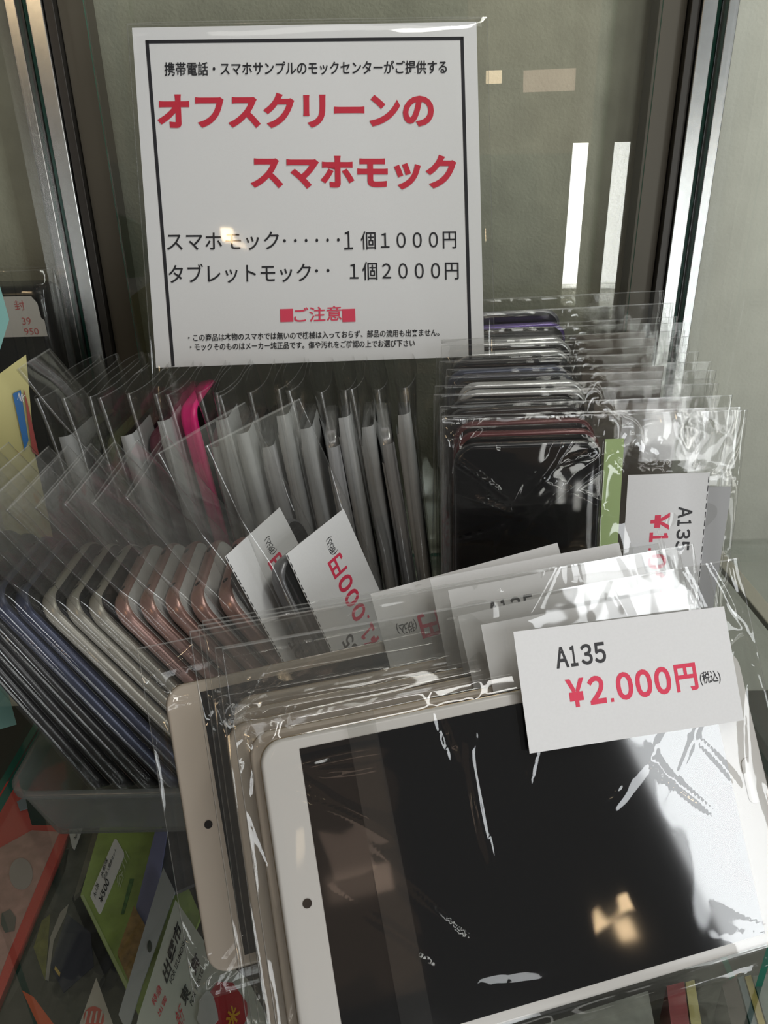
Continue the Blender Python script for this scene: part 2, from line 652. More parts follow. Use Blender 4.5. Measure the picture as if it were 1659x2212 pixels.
# ------------------------------------------------------------------ plastic boxes
def frosted():
    m = bpy.data.materials.new('frosted_plastic')
    m.use_nodes = True
    nt = m.node_tree
    nt.nodes.clear()
    N = nt.nodes.new
    out = N('ShaderNodeOutputMaterial')
    rf = N('ShaderNodeBsdfRefraction')
    rf.inputs['Color'].default_value = (.92, .94, .93, 1)
    rf.inputs['Roughness'].default_value = .2
    rf.inputs['IOR'].default_value = 1.12
    df = N('ShaderNodeBsdfDiffuse')
    df.inputs[0].default_value = (.84, .86, .84, 1)
    tl = N('ShaderNodeBsdfTranslucent')
    tl.inputs[0].default_value = (.88, .90, .88, 1)
    gl = N('ShaderNodeBsdfGlossy')
    gl.inputs['Roughness'].default_value = .25
    a = N('ShaderNodeMixShader')
    a.inputs[0].default_value = .5
    b = N('ShaderNodeMixShader')
    b.inputs[0].default_value = .12
    c = N('ShaderNodeMixShader')
    c.inputs[0].default_value = .05
    nt.links.new(df.outputs[0], a.inputs[1])
    nt.links.new(tl.outputs[0], a.inputs[2])
    tp_ = N('ShaderNodeBsdfTransparent')
    tp_.inputs[0].default_value = (.93, .95, .94, 1)
    e = N('ShaderNodeMixShader')
    e.inputs[0].default_value = .5
    nt.links.new(rf.outputs[0], e.inputs[1])
    nt.links.new(tp_.outputs[0], e.inputs[2])
    nt.links.new(e.outputs[0], b.inputs[1])
    nt.links.new(a.outputs[0], b.inputs[2])
    nt.links.new(b.outputs[0], c.inputs[1])
    nt.links.new(gl.outputs[0], c.inputs[2])
    nt.links.new(c.outputs[0], out.inputs[0])
    return m


FROST = frosted()


def tray(name, x0, x1, y0, y1, h, flare, wall=.0014):
    bm = bmesh.new()

    def ring(ins, z, r):
        return [bm.verts.new((x, y, z)) for x, y in rrect(x1 - x0 - 2 * ins, y1 - y0 - 2 * ins, max(r - ins, .001), 5, x0 + ins, y0 + ins)]
    prof = [(flare + .004, 0), (flare + .001, .0008), (flare, .004), (.0012, h - .004), (-.0012, h - .0035), (-.0014, h), (wall, h),
            (wall + .0012, h - .005), (flare + wall, .005), (flare + wall + .002, wall + .0008), (flare + wall + .004, wall)]
    rings = [ring(i, z, .012) for i, z in prof]
    n = len(rings[0])
    for a, b in zip(rings, rings[1:]):
        for i in range(n):
            bm.faces.new((a[i], a[(i + 1) % n], b[(i + 1) % n], b[i]))
    bm.faces.new(list(reversed(rings[0])))
    bm.faces.new(rings[-1])
    return obj(name, mesh(name, bm), FROST)


b1 = tray('plastic_box', -.194, .050, .292, .402, .0440, .012)
tag(b1, 'frosted translucent plastic box holding the front row of leaning phones', 'box')
b2 = tray('plastic_box', -.200, .060, .408, .530, .0440, .008)
tag(b2, 'frosted plastic box behind, holding the rear row of upright bags', 'box')

# ------------------------------------------------------------------ front row of phones (screens look right)
# (colour, face, x at rim height z=.045, x at top z=.138)
front = [('black', 'black', -.1715, -.2165, 'glossy black phone in clear bag, leftmost at the box corner'),
         ('black', 'black', -.1585, -.2065, 'glossy black phone in clear bag, second from the left end of the box'),
         ('black', 'black', -.1460, -.1975, 'glossy black phone in clear bag, just left of the navy pair'),
         ('navy', 'black', -.1330, -.1880, 'navy blue phone in clear bag, touching the black phones'),
         ('navy', 'black', -.1200, -.1780, 'navy blue phone in clear bag, nearer the beige phones'),
         ('beige', 'black', -.1050, -.1665, 'beige phone in clear bag, the one next to the navy phones'),
         ('beige', 'black', -.0925, -.1560, 'beige phone in clear bag, middle of the three beige ones'),
         ('beige', 'black', -.0810, -.1455, 'beige phone in clear bag, next to the rose gold phones'),
         ('rose', 'white', -.0690, -.1315, 'rose gold phone with white face in clear bag, beside the last beige phone'),
         ('rose', 'white', -.0570, -.1185, 'rose gold phone with white face, second after the beige phones'),
         ('rose', 'white', -.0450, -.1055, 'rose gold phone with white face, middle of the five rose gold ones'),
         ('rose', 'white', -.0330, -.0930, 'rose gold phone with white face, last but one before the white price cards'),
         ('rose', 'white', -.0205, -.0780, 'rose gold phone showing its whole white face and home button, right end of row'),
         ('grey', 'black', -.0085, -.0640, 'grey phone in clear bag with half hidden white price card'),
         ('grey', 'black', .0045, -.0500, 'grey phone in clear bag with large white price card facing the viewer')]
BL = .228
bags_front = [bag(100 + s, .083, BL, (-.0355, .012, .0355, .162), .0042, open_t=.0035, edge_p=16, seams=False, nx=40, ny=72, ncrease=12, amp=.0004, wave=.0006,
                  cw=.0022, x0=-.0392) for s in range(6)]
for i, (kind, face, xr, xt, lab) in enumerate(front):
    dirv = Vector((xt - xr, 0, .093)).normalized()
    base = Vector((xr, .353, .045)) - dirv * ((.045 - .0045) / dirv.z)
    yaw = 0 if i < 8 else math.radians(-2)
    if i == 13:
        base, yaw, dirv = Vector((.0005, .334, .0045)), math.radians(20), Vector((-.40, .13, .90))
    if i == 14:
        base, yaw, dirv = Vector((.0188, .327, .0045)), math.radians(27), Vector((-.365, .186, .912))
    xdir = Vector((math.sin(yaw), math.cos(yaw), 0))
    Mx = frame(base, xdir, dirv)
    t = thing('bagged_phone', Mx, lab, 'phone', 'bagged phones in the front plastic box')
    add_phone(t, kind, face)
    me = bags_front[i % 6]
    obj('plastic_bag', me, [FILM_FRONT, FILM_EDGE], t)
    if i in (4, 7):
        add_sheet(t, 'green_insert', -.030, .05, .036, .125, PT / 2 + .0010, OLIVE_SHEET)
    if i in (13, 14):
        # card printed sideways: reading direction runs up the bag
        yy = .070 if i == 14 else .077
        Mc = Matrix(((0, -1, 0, .032 if i == 14 else .020), (1, 0, 0, yy), (0, 0, 1, PT / 2 + .0009), (0, 0, 0, 1)))
        price_card(t, Mc, .094, .058, ('¥1.000', ''), torn=True)

# ------------------------------------------------------------------ rear row of upright bags
rear_cols = ['olive', 'black', 'olive', 'brown', 'maroon', 'maroon', 'pink', 'maroon', 'brown', 'brown', 'black', 'brown', 'silver', 'silver', 'grey',
             'silver', 'silver', 'grey']
bags_rear = [bag(200 + s, .104, .212, (-.036, .012, .036, .168), .0044, open_t=.0070, edge_p=4, nx=44, ny=50, ncrease=5, amp=.0004, wave=.0016,
                 lens=.75, slope=.02, tmin=.0040, bend=.004 * (s % 3 - 1)) for s in range(6)]
nrear = len(rear_cols)
PAPER_SLIP = mat('light_grey_slip', (.50, .50, .51), .7, spec=.2)


def slip(y0, y1, deep):
    """a price slip folded round the front edge of the phone"""
    bm = bmesh.new()
    pr = [(-.036 + deep, .0046)] + [(-.040 - .0046 * math.sin(math.radians(a)) * .9, .0046 * math.cos(math.radians(a))) for a in range(0, 181, 20)] + [(-.036 + deep * .6, -.0046)]
    n = len(pr)
    a = [bm.verts.new((x, y0, z)) for x, z in pr]
    b = [bm.verts.new((x, y1 - (.012 if k > n * .6 else 0), z)) for k, (x, z) in enumerate(pr)]
    for k in range(n - 1):
        bm.faces.new((a[k], a[k + 1], b[k + 1], b[k]))
    return mesh('insert_sheet', bm)


slips = [slip(.02, .186, .03), slip(.02, .176, .045), slip(.02, .194, .022)]
rear_desc = {'olive': 'dark olive', 'black': 'black', 'brown': 'brown', 'maroon': 'dark maroon', 'pink': 'hot pink', 'silver': 'silver', 'grey': 'grey'}
for i, kind in enumerate(rear_cols):
    k = i / (nrear - 1)
    rj = random.Random(i * 3 + 1)
    xt = -.186 + k * .196 + rj.uniform(-.002, .002)
    xb = -.158 + k * .194
    zt = .205 + rj.uniform(-.008, .006)
    dirv = Vector((xt - xb, .004, zt)).normalized()
    yaw = rj.uniform(-.05, .05)
    Mx = frame((xb, .467 + rj.uniform(-.004, .004), .004), (math.sin(yaw), math.cos(yaw), 0), dirv)
    where = ('at the left end' if i == 0 else 'at the right end' if i == nrear - 1 else '%s from its left end' % ORD[i])
    t = thing('bagged_phone', Mx, '%s phone in open clear bag, rear row, %s' % (rear_desc[kind], where), 'phone', 'bagged phones in the rear plastic box')
    if kind == 'pink':
        add_phone(t, kind, 'black', y0=.048, t=.0100, ports=False)
    else:
        add_phone(t, kind, 'black', y0=.030, ports=False)
    obj('plastic_bag', bags_rear[i % 6], [FILM_ROW, FILM_EDGE], t)
    if i not in (1, 2, 4, 6):
        obj('insert_sheet', slips[i % 3], PAPER_DULL if i < 6 else PAPER_SLIP, t)
# tall folded bag sticking up under the notice
Mx = frame((-.098, .437, .06), (.0, 1, 0), (-.10, 0, .17))
t = thing('empty_plastic_bag', Mx, 'tall folded clear bag corner sticking up below the notice, over the pink phone', 'bag')
obj('bag_film', bag(61, .045, .198, (-.01, .0, .01, .02), .0006, open_t=.007, edge_p=4, nx=30, ny=40, ncrease=8, amp=.0012, wave=.003), [FILM_ROW, FILM_EDGE], t)

# ------------------------------------------------------------------ right-hand pile of phones facing the viewer
pile = ['black', 'darkred', 'darkred', 'black', 'black', 'silver', 'silver', 'blueblack', 'navy', 'black', 'silver', 'silver', 'silver', 'purple', 'purple', 'grey']
pile_desc = {'black': 'black', 'darkred': 'dark red', 'silver': 'silver', 'blueblack': 'blue-black', 'navy': 'navy', 'purple': 'purple', 'grey': 'dark grey'}
bags_pile = [bag(300 + s, .160, .186, (-.040, .018, .040, .176), .0042, open_t=.0008, edge_p=14, nx=80, ny=70, ncrease=5, amp=.0006, wave=.0004,
                 cw=.0020, x0=-.046, slope=.55, tmin=.0003) for s in range(5)]
bags_pile.insert(0, bag(333, .160, .190, (-.040, .018, .040, .178), .0042, open_t=.0010, edge_p=14, nx=110, ny=110, ncrease=60, amp=.0022, wave=.0022,
                        cw=.0020, x0=-.046, slope=.22))
for i, kind in enumerate(pile):
    k = i / (len(pile) - 1)
    rj = random.Random(i + 40)
    xc = .0735 + .020 * k + (rj.uniform(-.004, .004) if i > 2 else 0)
    yt = .378 + k * .178
    zt = .203 + k * .030 + (rj.uniform(-.003, .003) if i > 2 else 0)
    leanv = Vector((rj.uniform(-.02, .02) if i > 2 else -.02, (.16, .14, .10)[i] if i < 3 else -.035 + rj.uniform(-.015, .015), 1)).normalized()
    L = .184
    base = Vector((xc, yt, zt)) - leanv * L
    base.z = max(base.z, .002)
    Mx = frame(base, (1, .02 + .05 * k, rj.uniform(-.01, .02)), leanv)
    if i == 0:
        lab = 'black-screened phone in crumpled clear bag with A135 price card, front of the right-hand pile'
    else:
        lab = '%s phone in clear bag, right-hand pile, %s behind the black-screened front phone' % (pile_desc[kind], ORD[i - 1])
    t = thing('bagged_phone', Mx, lab, 'phone', 'bagged phones in the right-hand pile')
    add_phone(t, kind, 'black', y0=.020, w=.078, l=.157, t=.0075, ports=False)
    obj('plastic_bag', bags_pile[0] if i == 0 else bags_pile[1 + i % 5], [FILM, FILM_EDGE], t)
    if i == 0:
        g = add_sheet(t, 'green_insert', .0400, .02, .0500, .177, .0008, GREEN_SHEET)
        Mc = Matrix(((0, 1, 0, .0530), (-1, 0, 0, .1575), (0, 0, 1, .0016), (0, 0, 0, 1)))
        price_card(t, Mc, .108, .0435, ('¥1.000', ''), torn=True)
        add_sheet(t, 'insert_sheet', .072, .03, .1065, .150, .0004, GREY_SHEET, yaw=-.05)
    elif i > 3:
        add_sheet(t, 'insert_sheet', .047, .06, .100 - .003 * (i % 3), .172 - .005 * (i % 4), -.0001, BROWN_HAZE, th=.0002)  # brown sheets imitate the warm haze reflected in the layered flaps

# ------------------------------------------------------------------ notice
SF = frame((-.14681, .54879, .40427), (1.0025, .0466, .0028), (-.0224 * -1 * 0 - .022, .3233, .9422))
SW, SH = .2105, .2035
t = thing('shop_notice', SF, 'large white notice with heavy red Japanese title in a thin black frame', 'sign')
paper = obj('paper', mesh('paper', plate([(0, -SH), (SW, -SH), (SW, 0), (0, 0)], -.0004, 0), False), PAPER, t)


def sl(px, py):
    return Vector((*loc2(SF, px, py), 0))


bm = bmesh.new()
bw = .0020
a, b_, c, d = sl(318, 91), sl(998, 83), sl(1016, 768), sl(374, 788)
for p, q in ((a, b_), (b_, c), (a, d)):
    dr = (q - p).normalized()
    nn = Vector((-dr.y, dr.x, 0)) * bw / 2
    ex = dr * bw / 2
    pts = [p - nn - ex, q - nn + ex, q + nn + ex, p + nn - ex]
    bm.faces.new([bm.verts.new((v.x, v.y, .0003)) for v in pts])
obj('border', mesh('border', bm, False), INK, paper)


def sline(bm, s, x0, yb0, x1, yb1, hpx, bold, mi):
    o = sl(x0, yb0)
    X = sl(x1, yb1) - o
    Y = sl(x0 - hpx * .03, yb0 - hpx) - o
    letter(bm, s, o, X, Y, .0004, bold, mi)


bm = bmesh.new()
sline(bm, '携帯電話・スマホサンプルのモックセンターがご提供する', 356, 165, 965, 160, 30, .014, 0)
sline(bm, 'オフスクリーンの', 341, 279, 937, 275, 77, .040, 1)
sline(bm, 'スマホモック', 542, 410, 986, 410, 76, .040, 1)
sline(bm, 'スマホモック', 361, 543, 603, 540, 40, .004, 0)
sline(bm, '・・・・・・', 612, 524, 734, 522, 7, .02, 0)
sline(bm, '１', 744, 540, 763, 539, 40, .004, 0)
sline(bm, '個１０００円', 780, 540, 986, 537, 40, .004, 0)
sline(bm, 'タブレットモック', 365, 613, 672, 609, 42, .004, 0)
sline(bm, '・・', 681, 589, 712, 588, 7, .02, 0)
sline(bm, '１個２０００円', 756, 606, 991, 604, 40, .004, 0)
sline(bm, 'ご注意', 636, 697, 739, 692, 32, .010, 2)
for x in (606, 740):
    o = sl(x, 696)
    X, Y = sl(x + 28, 695) - o, sl(x - 1, 668) - o
    bm2 = [o, o + X, o + X + Y, o + Y]
    f = bm.faces.new([bm.verts.new((v.x, v.y, .0004)) for v in bm2])
    f.material_index = 2
sline(bm, '・この商品は本物のスマホでは無いので機械は入っておらず、部品の流用も出来ません。', 407, 738, 949, 726, 16, .012, 0)
sline(bm, '・モックそのものはメーカー純正品です。傷や汚れをご確認の上でお選び下さい', 411, 758, 896, 749, 16, .012, 0)
obj('lettering', mesh('lettering', bm, False), [INK, RED, PINKRED], paper)
sleeve = bag(9, SW + .010, .429, (.0, .22, SW, .4275), .0012, open_t=.0016, edge_p=16, nx=70, ny=100, ncrease=14, amp=.0008, wave=.001, cw=.004, x0=-.003, slope=.1, tmin=.001)
s_ = obj('plastic_sleeve', sleeve, [FILM, FILM_EDGE], t)
# the sleeve stands on the shelf behind the phone boxes
nrm = SF.to_3x3().col[1]
drop = (SF.translation.z - .001) / nrm.z
s_.location = (0, -drop, 0)

# ------------------------------------------------------------------ tablets
TF = frame((-.03456, .22241, .13551), (.96286, .24113, .0169), (.14999 * -1 + .0, .54244, .83537))
TN = TF.to_3x3().col[2]
TX, TY = TF.to_3x3().col[0], TF.to_3x3().col[1]
LB, RB, TB, BB = .0148, .0168, .0046, .0048
SWD, SHT = .1723, .1077
TWD, THT = SWD + LB + RB, SHT + TB + BB
# tablet local frame: origin at bottom left of the outline, x along, y up, z out of the screen
tb_body = {}
for nm, m in (('white', WHITEPL), ('champagne', CHAMP)):
    me = mesh('tablet_body', slab(TWD, THT, .0062, .0085, .0016, 0, 0, -.0062, 8))
    me.materials.append(m)
    tb_body[nm] = me
tb_rim = mesh('tablet_rim', slab(TWD + .0006, THT + .0006, .0030, .0088, .0006, -.0003, -.0003, -.0052, 8))
tb_rim.materials.append(GOLD)
tb_scr = mesh('screen', plate([(LB, BB), (LB + SWD, BB), (LB + SWD, BB + SHT), (LB, BB + SHT)], -.0001, .0002), False)
tb_scr.materials.append(SCREEN)
bm = bmesh.new()
prism(bm, disc_pts(LB * .62, THT * .50, .0017, 20), -.0001, .0002)
tb_cam = mesh('camera_lens', bm, False)
tb_cam.materials.append(LENS)
tb_home = mesh('home_button', slab(.0058, .0185, .0005, .0029, .0002, LB + SWD + RB * .36, THT * .46, -.0001, 6))
tb_home.materials.append(WHITEPL)
tb_port = mesh('card_slot', slab(.035, .0004, .0012, .0002, .0001, .075, THT + .0001, -.0040, 2))
tb_port.materials.append(LENS)
bags_tab = [bag(400 + s, TWD + .018, THT + (.046, .044, .048, .028)[s], (.008, .009, .008 + TWD, .009 + THT), .0036, open_t=.0007, edge_p=24, nx=170, ny=120, ncrease=64, amp=.0010,
                wave=.0005, cw=.0024, x0=0, slope=.5, tmin=.0003, bend=(.004, -.006, .010, .002)[s]) for s in range(4)]
# outline top-left corner seen at these pixels, distance behind the front tablet
tabs = [(557, 1608, 0.0), (535, 1590, .0095), (486, 1570, .0190), (497, 1540, .0285), (502, 1512, .0380), (352, 1488, .0475)]
tlab = ['white tablet with black screen in crumpled clear bag, A135 price card at its corner, frontmost',
        'champagne tablet in clear bag directly behind the front white tablet',
        'champagne tablet in clear bag, second behind the white tablet',
        'champagne tablet in clear bag, third behind the white tablet',
        'champagne tablet in clear bag, fourth behind the white tablet',
        'champagne tablet in clear bag sticking out left of the tablet stack, camera hole showing']
cards = [((1102, 1365), (1558, 1310), 0), ((1038, 1350), (1485, 1268), 0), ((988, 1331), (1440, 1228), 0), ((967, 1275), (1425, 1190), 0),
         ((928, 1250), (1400, 1160), 0), ((800, 1283), (1205, 1172), 1)]
for i, (px, py, off) in enumerate(tabs):
    o = hit(px, py, TF.translation - TN * off, TN)
    rot = (0, -.004, .004, -.004, .003, .030)[i]
    xd = (TX * math.cos(rot) + TY * math.sin(rot))
    fr = frame(o, xd, TY)
    org = o - fr.to_3x3().col[1] * THT
    Mx = frame(org, xd, TY)
    if i == 0:
        print('tablet bottom', org, org + xd * TWD)
    if i == 5:
        print('tablet5 bottom', org)
    t = thing('bagged_tablet', Mx, tlab[i], 'tablet', 'bagged tablets leaning in a stack')
    b = obj('tablet_body', tb_body['white' if i == 0 else 'champagne'], None, t)
    obj('metal_rim', tb_rim, None, b)
    obj('screen', tb_scr, None, b)
    obj('camera_lens', tb_cam, None, b)
    obj('home_button', tb_home, None, b)
    obj('card_slot', tb_port, None, b)
    bg = obj('plastic_bag', bags_tab[3 if i == 5 else i % 3], [FILM, FILM_EDGE], t)
    bg.location = (-.008, -.009, -.0031)
    if i == 0:
        bm = plate([(.036, -.006), (.0475, -.006), (.0440, THT + .02), (.0330, THT + .02)], .0016, .0018)
        for f in bm.faces:
            f.material_index = 0 if abs(f.normal.z) > .5 else 1
        obj('seam_strip', mesh('seam_strip', bm, False), [FILM, FILM_EDGE], t)
    (ax, ay), (bx, by), flip = cards[i]
    zc = .0012
    p0 = Vector((*loc2(Mx, ax, ay, zc), 0))
    p1 = Vector((*loc2(Mx, bx, by, zc), 0))
    e = (p1 - p0).normalized()
    up = Vector((-e.y, e.x, 0))
    cw_, ch_ = .0945, .0470
    if not flip:
        oo = p0 - up * ch_
        Mc = Matrix(((e.x, up.x, 0, oo.x), (e.y, up.y, 0, oo.y), (0, 0, 1, zc), (0, 0, 0, 1)))
    else:
        oo = p0 + e * cw_
        Mc = Matrix(((-e.x, -up.x, 0, oo.x), (-e.y, -up.y, 0, oo.y), (0, 0, 1, zc), (0, 0, 0, 1)))
    if i == 0:
        Mc[2][3] = .0044
        print('card', (p1 - p0).length, loc2(Mx, 1155, 1638, zc), p0)
    price_card(t, Mc, cw_, ch_, ('¥2.000', ''))

# ------------------------------------------------------------------ left bay things
t = thing('bagged_device', frame((-.2655, .552, .001), (1, .02, 0), (0, 0, 1)), 'black device in clear plastic wrap with a white handwritten sticker, behind left glass', 'device')
obj('device_body', mesh('device_body', slab(.066, .252, .034, .010, .006, -.034, 0, -.034)), PH['black'], t)
obj('plastic_wrap', bag(71, .072, .262, (-.034, .002, .032, .252), .0175, open_t=.010, edge_p=14, nx=40, ny=40, ncrease=22, amp=.002, wave=.001, cw=.006, x0=-.037, slope=.6), [FILM, FILM_EDGE], t).location = (0, 0, -.017)
st = thing('price_sticker', frame(hit(40, 728, (-.27, .5475, .1), Vector((.02, -1, 0)).normalized()), (1, .02, 0), (0, 0, 1)),
           'white handwritten price sticker hanging before the black device behind left glass', 'label')
bm = plate([(-.012, 0), (.0205, 0), (.0205, .011), (.0185, .013), (.0180, .023), (.0145, .028), (-.012, .028)], -.0004, 0)
sp = obj('sticker_paper', mesh('sticker_paper', bm, False), mat('cream_sticker', (.62, .58, .54), .7), st)
bm = bmesh.new()
letter(bm, '封', (.002, .0185), (.007, 0), (0, .007), .0002, 0, 0)
letter(bm, '39', (.005, .0085), (.006, 0), (0, .005), .0002, 0, 0)
letter(bm, '950', (.005, .0015), (.010, 0), (0, .0045), .0002, 0, 0)
obj('lettering', mesh('lettering', bm, False), mat('pink_pen', (.55, .12, .12), .6), sp)
# support for the sticker: it is stuck on the wrap (thin tab)
ycard = mat('yellow_card', (.60, .55, .24), .6)
n_ = Vector((.35, -1, .1)).normalized()
yo = Vector((-.262, .405, .08))
yf = frame(yo, Vector((1, .35, 0)), Vector((0, .1, 1)))
t = thing('yellow_card', yf, 'pale yellow card standing at the far left behind the glass', 'card')


def poly_on(fr, pts):
    return [loc2(fr, x, y) for x, y in pts]


bot = (yf.inverted() @ Vector((-.262, .405, .0))).y
P = poly_on(yf, [(-60, 850), (56, 766), (75, 980)])
P = P + [(P[2][0], bot), (P[0][0], bot)]
obj('card_sheet', mesh('card_sheet', plate(P, -.0006, 0), False), ycard, t)
P = poly_on(yf, [(28, 850), (45, 842), (62, 950), (54, 972)])
bl = obj('blue_packet', mesh('blue_packet', plate(P, .0004, .0016), False), mat('blue_packet', (.02, .15, .42), .4), t)
bm = bmesh.new()
o_ = Vector((*loc2(yf, 38, 862), 0))
letter(bm, 'NK', o_, Vector((*loc2(yf, 52, 868), 0)) - o_, Vector((*loc2(yf, 41, 847), 0)) - o_, .0018, .02)
obj('lettering', mesh('lettering', bm, False), PAPER, bl)
P = poly_on(yf, [(52, 842), (60, 870), (85, 985), (70, 975)])
obj('red_packet', mesh('red_packet', plate(P, .0004, .0014), False), mat('red_packet', (.38, .06, .05), .4), t)
tf = frame((-.262, .395, .1), Vector((1, .5, 0)), Vector((0, .1, 1)))
P = [loc2(tf, -120, 560), loc2(tf, -8, 590), loc2(tf, 20, 690)]
bot = (tf.inverted() @ Vector((-.262, .395, .0))).y
P = P + [loc2(tf, -6, 775), loc2(tf, -170, 815)]
P = P + [(P[4][0], bot), (P[4][0] - .02, bot), (P[0][0] - .02, P[0][1])]
o = obj('teal_leaflet', mesh('teal_leaflet', plate(P, -.0006, 0), False), mat('teal_leaflet', (.16, .36, .33), .5))
o.matrix_world = tf
tag(o, 'teal printed leaflet at the extreme left edge behind the glass', 'leaflet')

# ------------------------------------------------------------------ paper goods below the glass shelf
def lowmat(n, c, r=.45, na=0, ns=40):
    return mat(n, c, r, noise_amt=na, nscale=ns)


def lp(px, py, z):
    return hit(px, py, (0, 0, z), Vector((0, 0, 1)))


def flat(name, px_pts, z, th, m, label=None, cat=None, group=None, parent=None):
    w = [lp(x, y, z) for x, y in px_pts]
    c = sum(w, Vector()) / len(w)
    c.z = z
    pc = c if parent is None else c
    bm = plate([(v.x - c.x, v.y - c.y) for v in w], -th, 0)
    o = obj(name, mesh(name, bm, False), m)
    if parent is not None:
        o.parent = parent
        o.location = c - parent.location
    else:
        o.location = c
        tag(o, label, cat, group)
    return o


def write(parent, items, z, mats):
    """items: (text, px0, px1, px_up, bold, mi)"""
    bm = bmesh.new()
    for s, p0, p1, pu, bold, mi in items:
        o = lp(*p0, z) - parent.location
        X = lp(*p1, z) - parent.location - o
        Y = lp(*pu, z) - parent.location - o
        letter(bm, s, o, X, Y, .0003, bold, mi)
    return obj('lettering', mesh('lettering', bm, False), mats, parent)


def q(x, y):            # pixel in the close view of the lower left corner
    return (x / 2.765, 1580 + y / 2.765)


ZL = -.150
# stacked sheets lie on a low dark stand
stand = obj('display_stand', mesh('display_stand', box((-.42, .05, -.178), (-.04, .44, ZL - .012), .002), False), mat('dark_stand', (.03, .028, .024), .5))
tag(stand, 'low dark stand under the paper goods at lower left', 'stand')
redp = flat('red_packet', [q(-330, 1747), q(-330, 560), q(-60, 330), q(110, 280), q(190, 560), q(430, 560), q(-60, 1747)], ZL - .002, .006,
            lowmat('red_packet_paper', (.60, .045, .035)), 'bright red flat packet with pale window, lower left corner', 'packet')
flat('pale_window', [q(-330, 1700), q(-330, 1000), q(-10, 700), q(190, 590), q(355, 600), q(60, 1300), q(-70, 1640)], ZL - .0016, .0004,
     lowmat('pale_pink_window', (.46, .26, .23), .35, .2, 90), parent=redp)
flat('grey_dot', [q(125 + 70 * math.cos(a * .35), 850 + 95 * math.sin(a * .35)) for a in range(18)], ZL - .0010, .0004, lowmat('grey_print', (.36, .31, .30)), parent=redp)
flat('dark_print', [q(10, 1085), q(60, 1060), q(95, 1110), q(85, 1190), q(30, 1200), q(5, 1150)], ZL - .0010, .0004, lowmat('dark_print', (.14, .12, .11)), parent=redp)
flat('blue_print', [q(100, 420), q(150, 390), q(165, 460), q(120, 475)], ZL - .0010, .0004, lowmat('blue_print', (.22, .25, .30)), parent=redp)
dk = flat('photo_card', [q(430, 590), q(620, 560), q(430, 1000), q(620, 1450), q(450, 1747), q(-30, 1747), q(390, 830)], ZL - .003, .006,
          lowmat('dark_photo_print', (.045, .045, .042), .3, .6, 60), 'dark glossy photo card between the red packet and the green packet', 'card')
flat('olive_print', [q(250, 1130), q(300, 1090), q(270, 1490), q(200, 1290)], ZL - .0025, .0004, lowmat('olive_print', (.13, .13, .02), .4, .4, 120), parent=dk)
flat('pale_print', [q(410, 1030), q(395, 1090), q(320, 1250), q(290, 1490), q(270, 1480), q(300, 1230), q(360, 1080)], ZL - .0025, .0004, lowmat('pale_print', (.30, .28, .25)), parent=dk)
flat('blue_black_print', [q(400, 1090), q(540, 1200), q(560, 1400), q(380, 1560), q(300, 1400)], ZL - .0025, .0004, lowmat('blue_black_print', (.025, .028, .05)), parent=dk)
flat('yellow_print', [q(330, 1400), q(360, 1440), q(355, 1465), q(325, 1420)], ZL - .0021, .0004, lowmat('yellow_print', (.5, .36, .10)), parent=dk)
oc = flat('photo_card', [q(-20, 1760), q(190, 1380), q(560, 1900), q(300, 2100), q(-20, 2000)], ZL + .003, .003,
          lowmat('black_photo_print', (.03, .028, .026), .3, .5, 60), 'black and orange photo card at the bottom left corner', 'card')
flat('orange_print', [q(130, 1545), q(200, 1585), q(330, 1760), q(230, 1760)], ZL + .0035, .0004, lowmat('orange_print', (.55, .09, .03)), parent=oc)
wt = flat('white_card', [q(575, 1470), q(690, 1790), q(470, 1900), q(470, 1760)], ZL + .005, .0015, lowmat('cream_card', (.46, .43, .38)),
          'small cream card with red striped disc, bottom edge beside the orange photo card', 'card')
flat('red_disc', [q(560 + 62 * math.cos(a * .35), 1710 + 68 * math.sin(a * .35)) for a in range(18)], ZL + .0054, .0004, lowmat('red_disc', (.50, .08, .06)), parent=wt)
for kx in range(4):
    x = 515 + kx * 30
    flat('pale_stripe', [q(x, 1670), q(x + 10, 1670), q(x - 4, 1740), q(x - 14, 1740)], ZL + .0058, .0004, lowmat('pale_stripe', (.46, .43, .38)), parent=wt)
ws = flat('price_sticker', [q(408, 585), q(492, 575), q(470, 640), q(445, 705), q(430, 690)], ZL + .002, .001, PAPER_DULL,
          'small white sticker peeking out below the frosted box, handwritten', 'label')
write(ws, [('A', q(420, 612), q(432, 606), q(416, 595), 0, 0), ('¥1', q(450, 655), q(475, 600), q(440, 640), 0, 0)], ZL + .002, [INK])
flat('card_edge', [q(560, 590), q(610, 590), q(475, 960), q(440, 990)], ZL + .001, .004, lowmat('brown_card', (.12, .11, .09), .5, .4, 80),
     'brown printed card edge just left of the green packet', 'card')
gp = flat('green_packet', [q(600, 560), q(960, 560), q(1200, 1100), q(900, 1840), q(750, 1530), q(480, 980)], ZL + .004, .003,
          lowmat('green_packet', (.30, .42, .10), .5, .25, 45), 'light green flat packet with white price sticker, below the frosted box', 'packet')
flat('pale_border', [q(480, 980), q(498, 975), q(770, 1520), q(752, 1535)], ZL + .0044, .0004, lowmat('pale_green_border', (.42, .52, .24)), parent=gp)
flat('dark_green_print', [q(775, 880), q(800, 880), q(740, 1090), q(722, 1090)], ZL + .0044, .0004, lowmat('dark_green_print', (.08, .20, .05), .5, .5, 200), parent=gp)
s2 = flat('price_sticker', [q(540, 985), q(590, 1088), q(603, 1082), q(742, 745), q(740, 720), q(695, 642), q(682, 645), q(545, 960)], ZL + .0046, .0006, PAPER,
          parent=gp)
s2.parent = gp
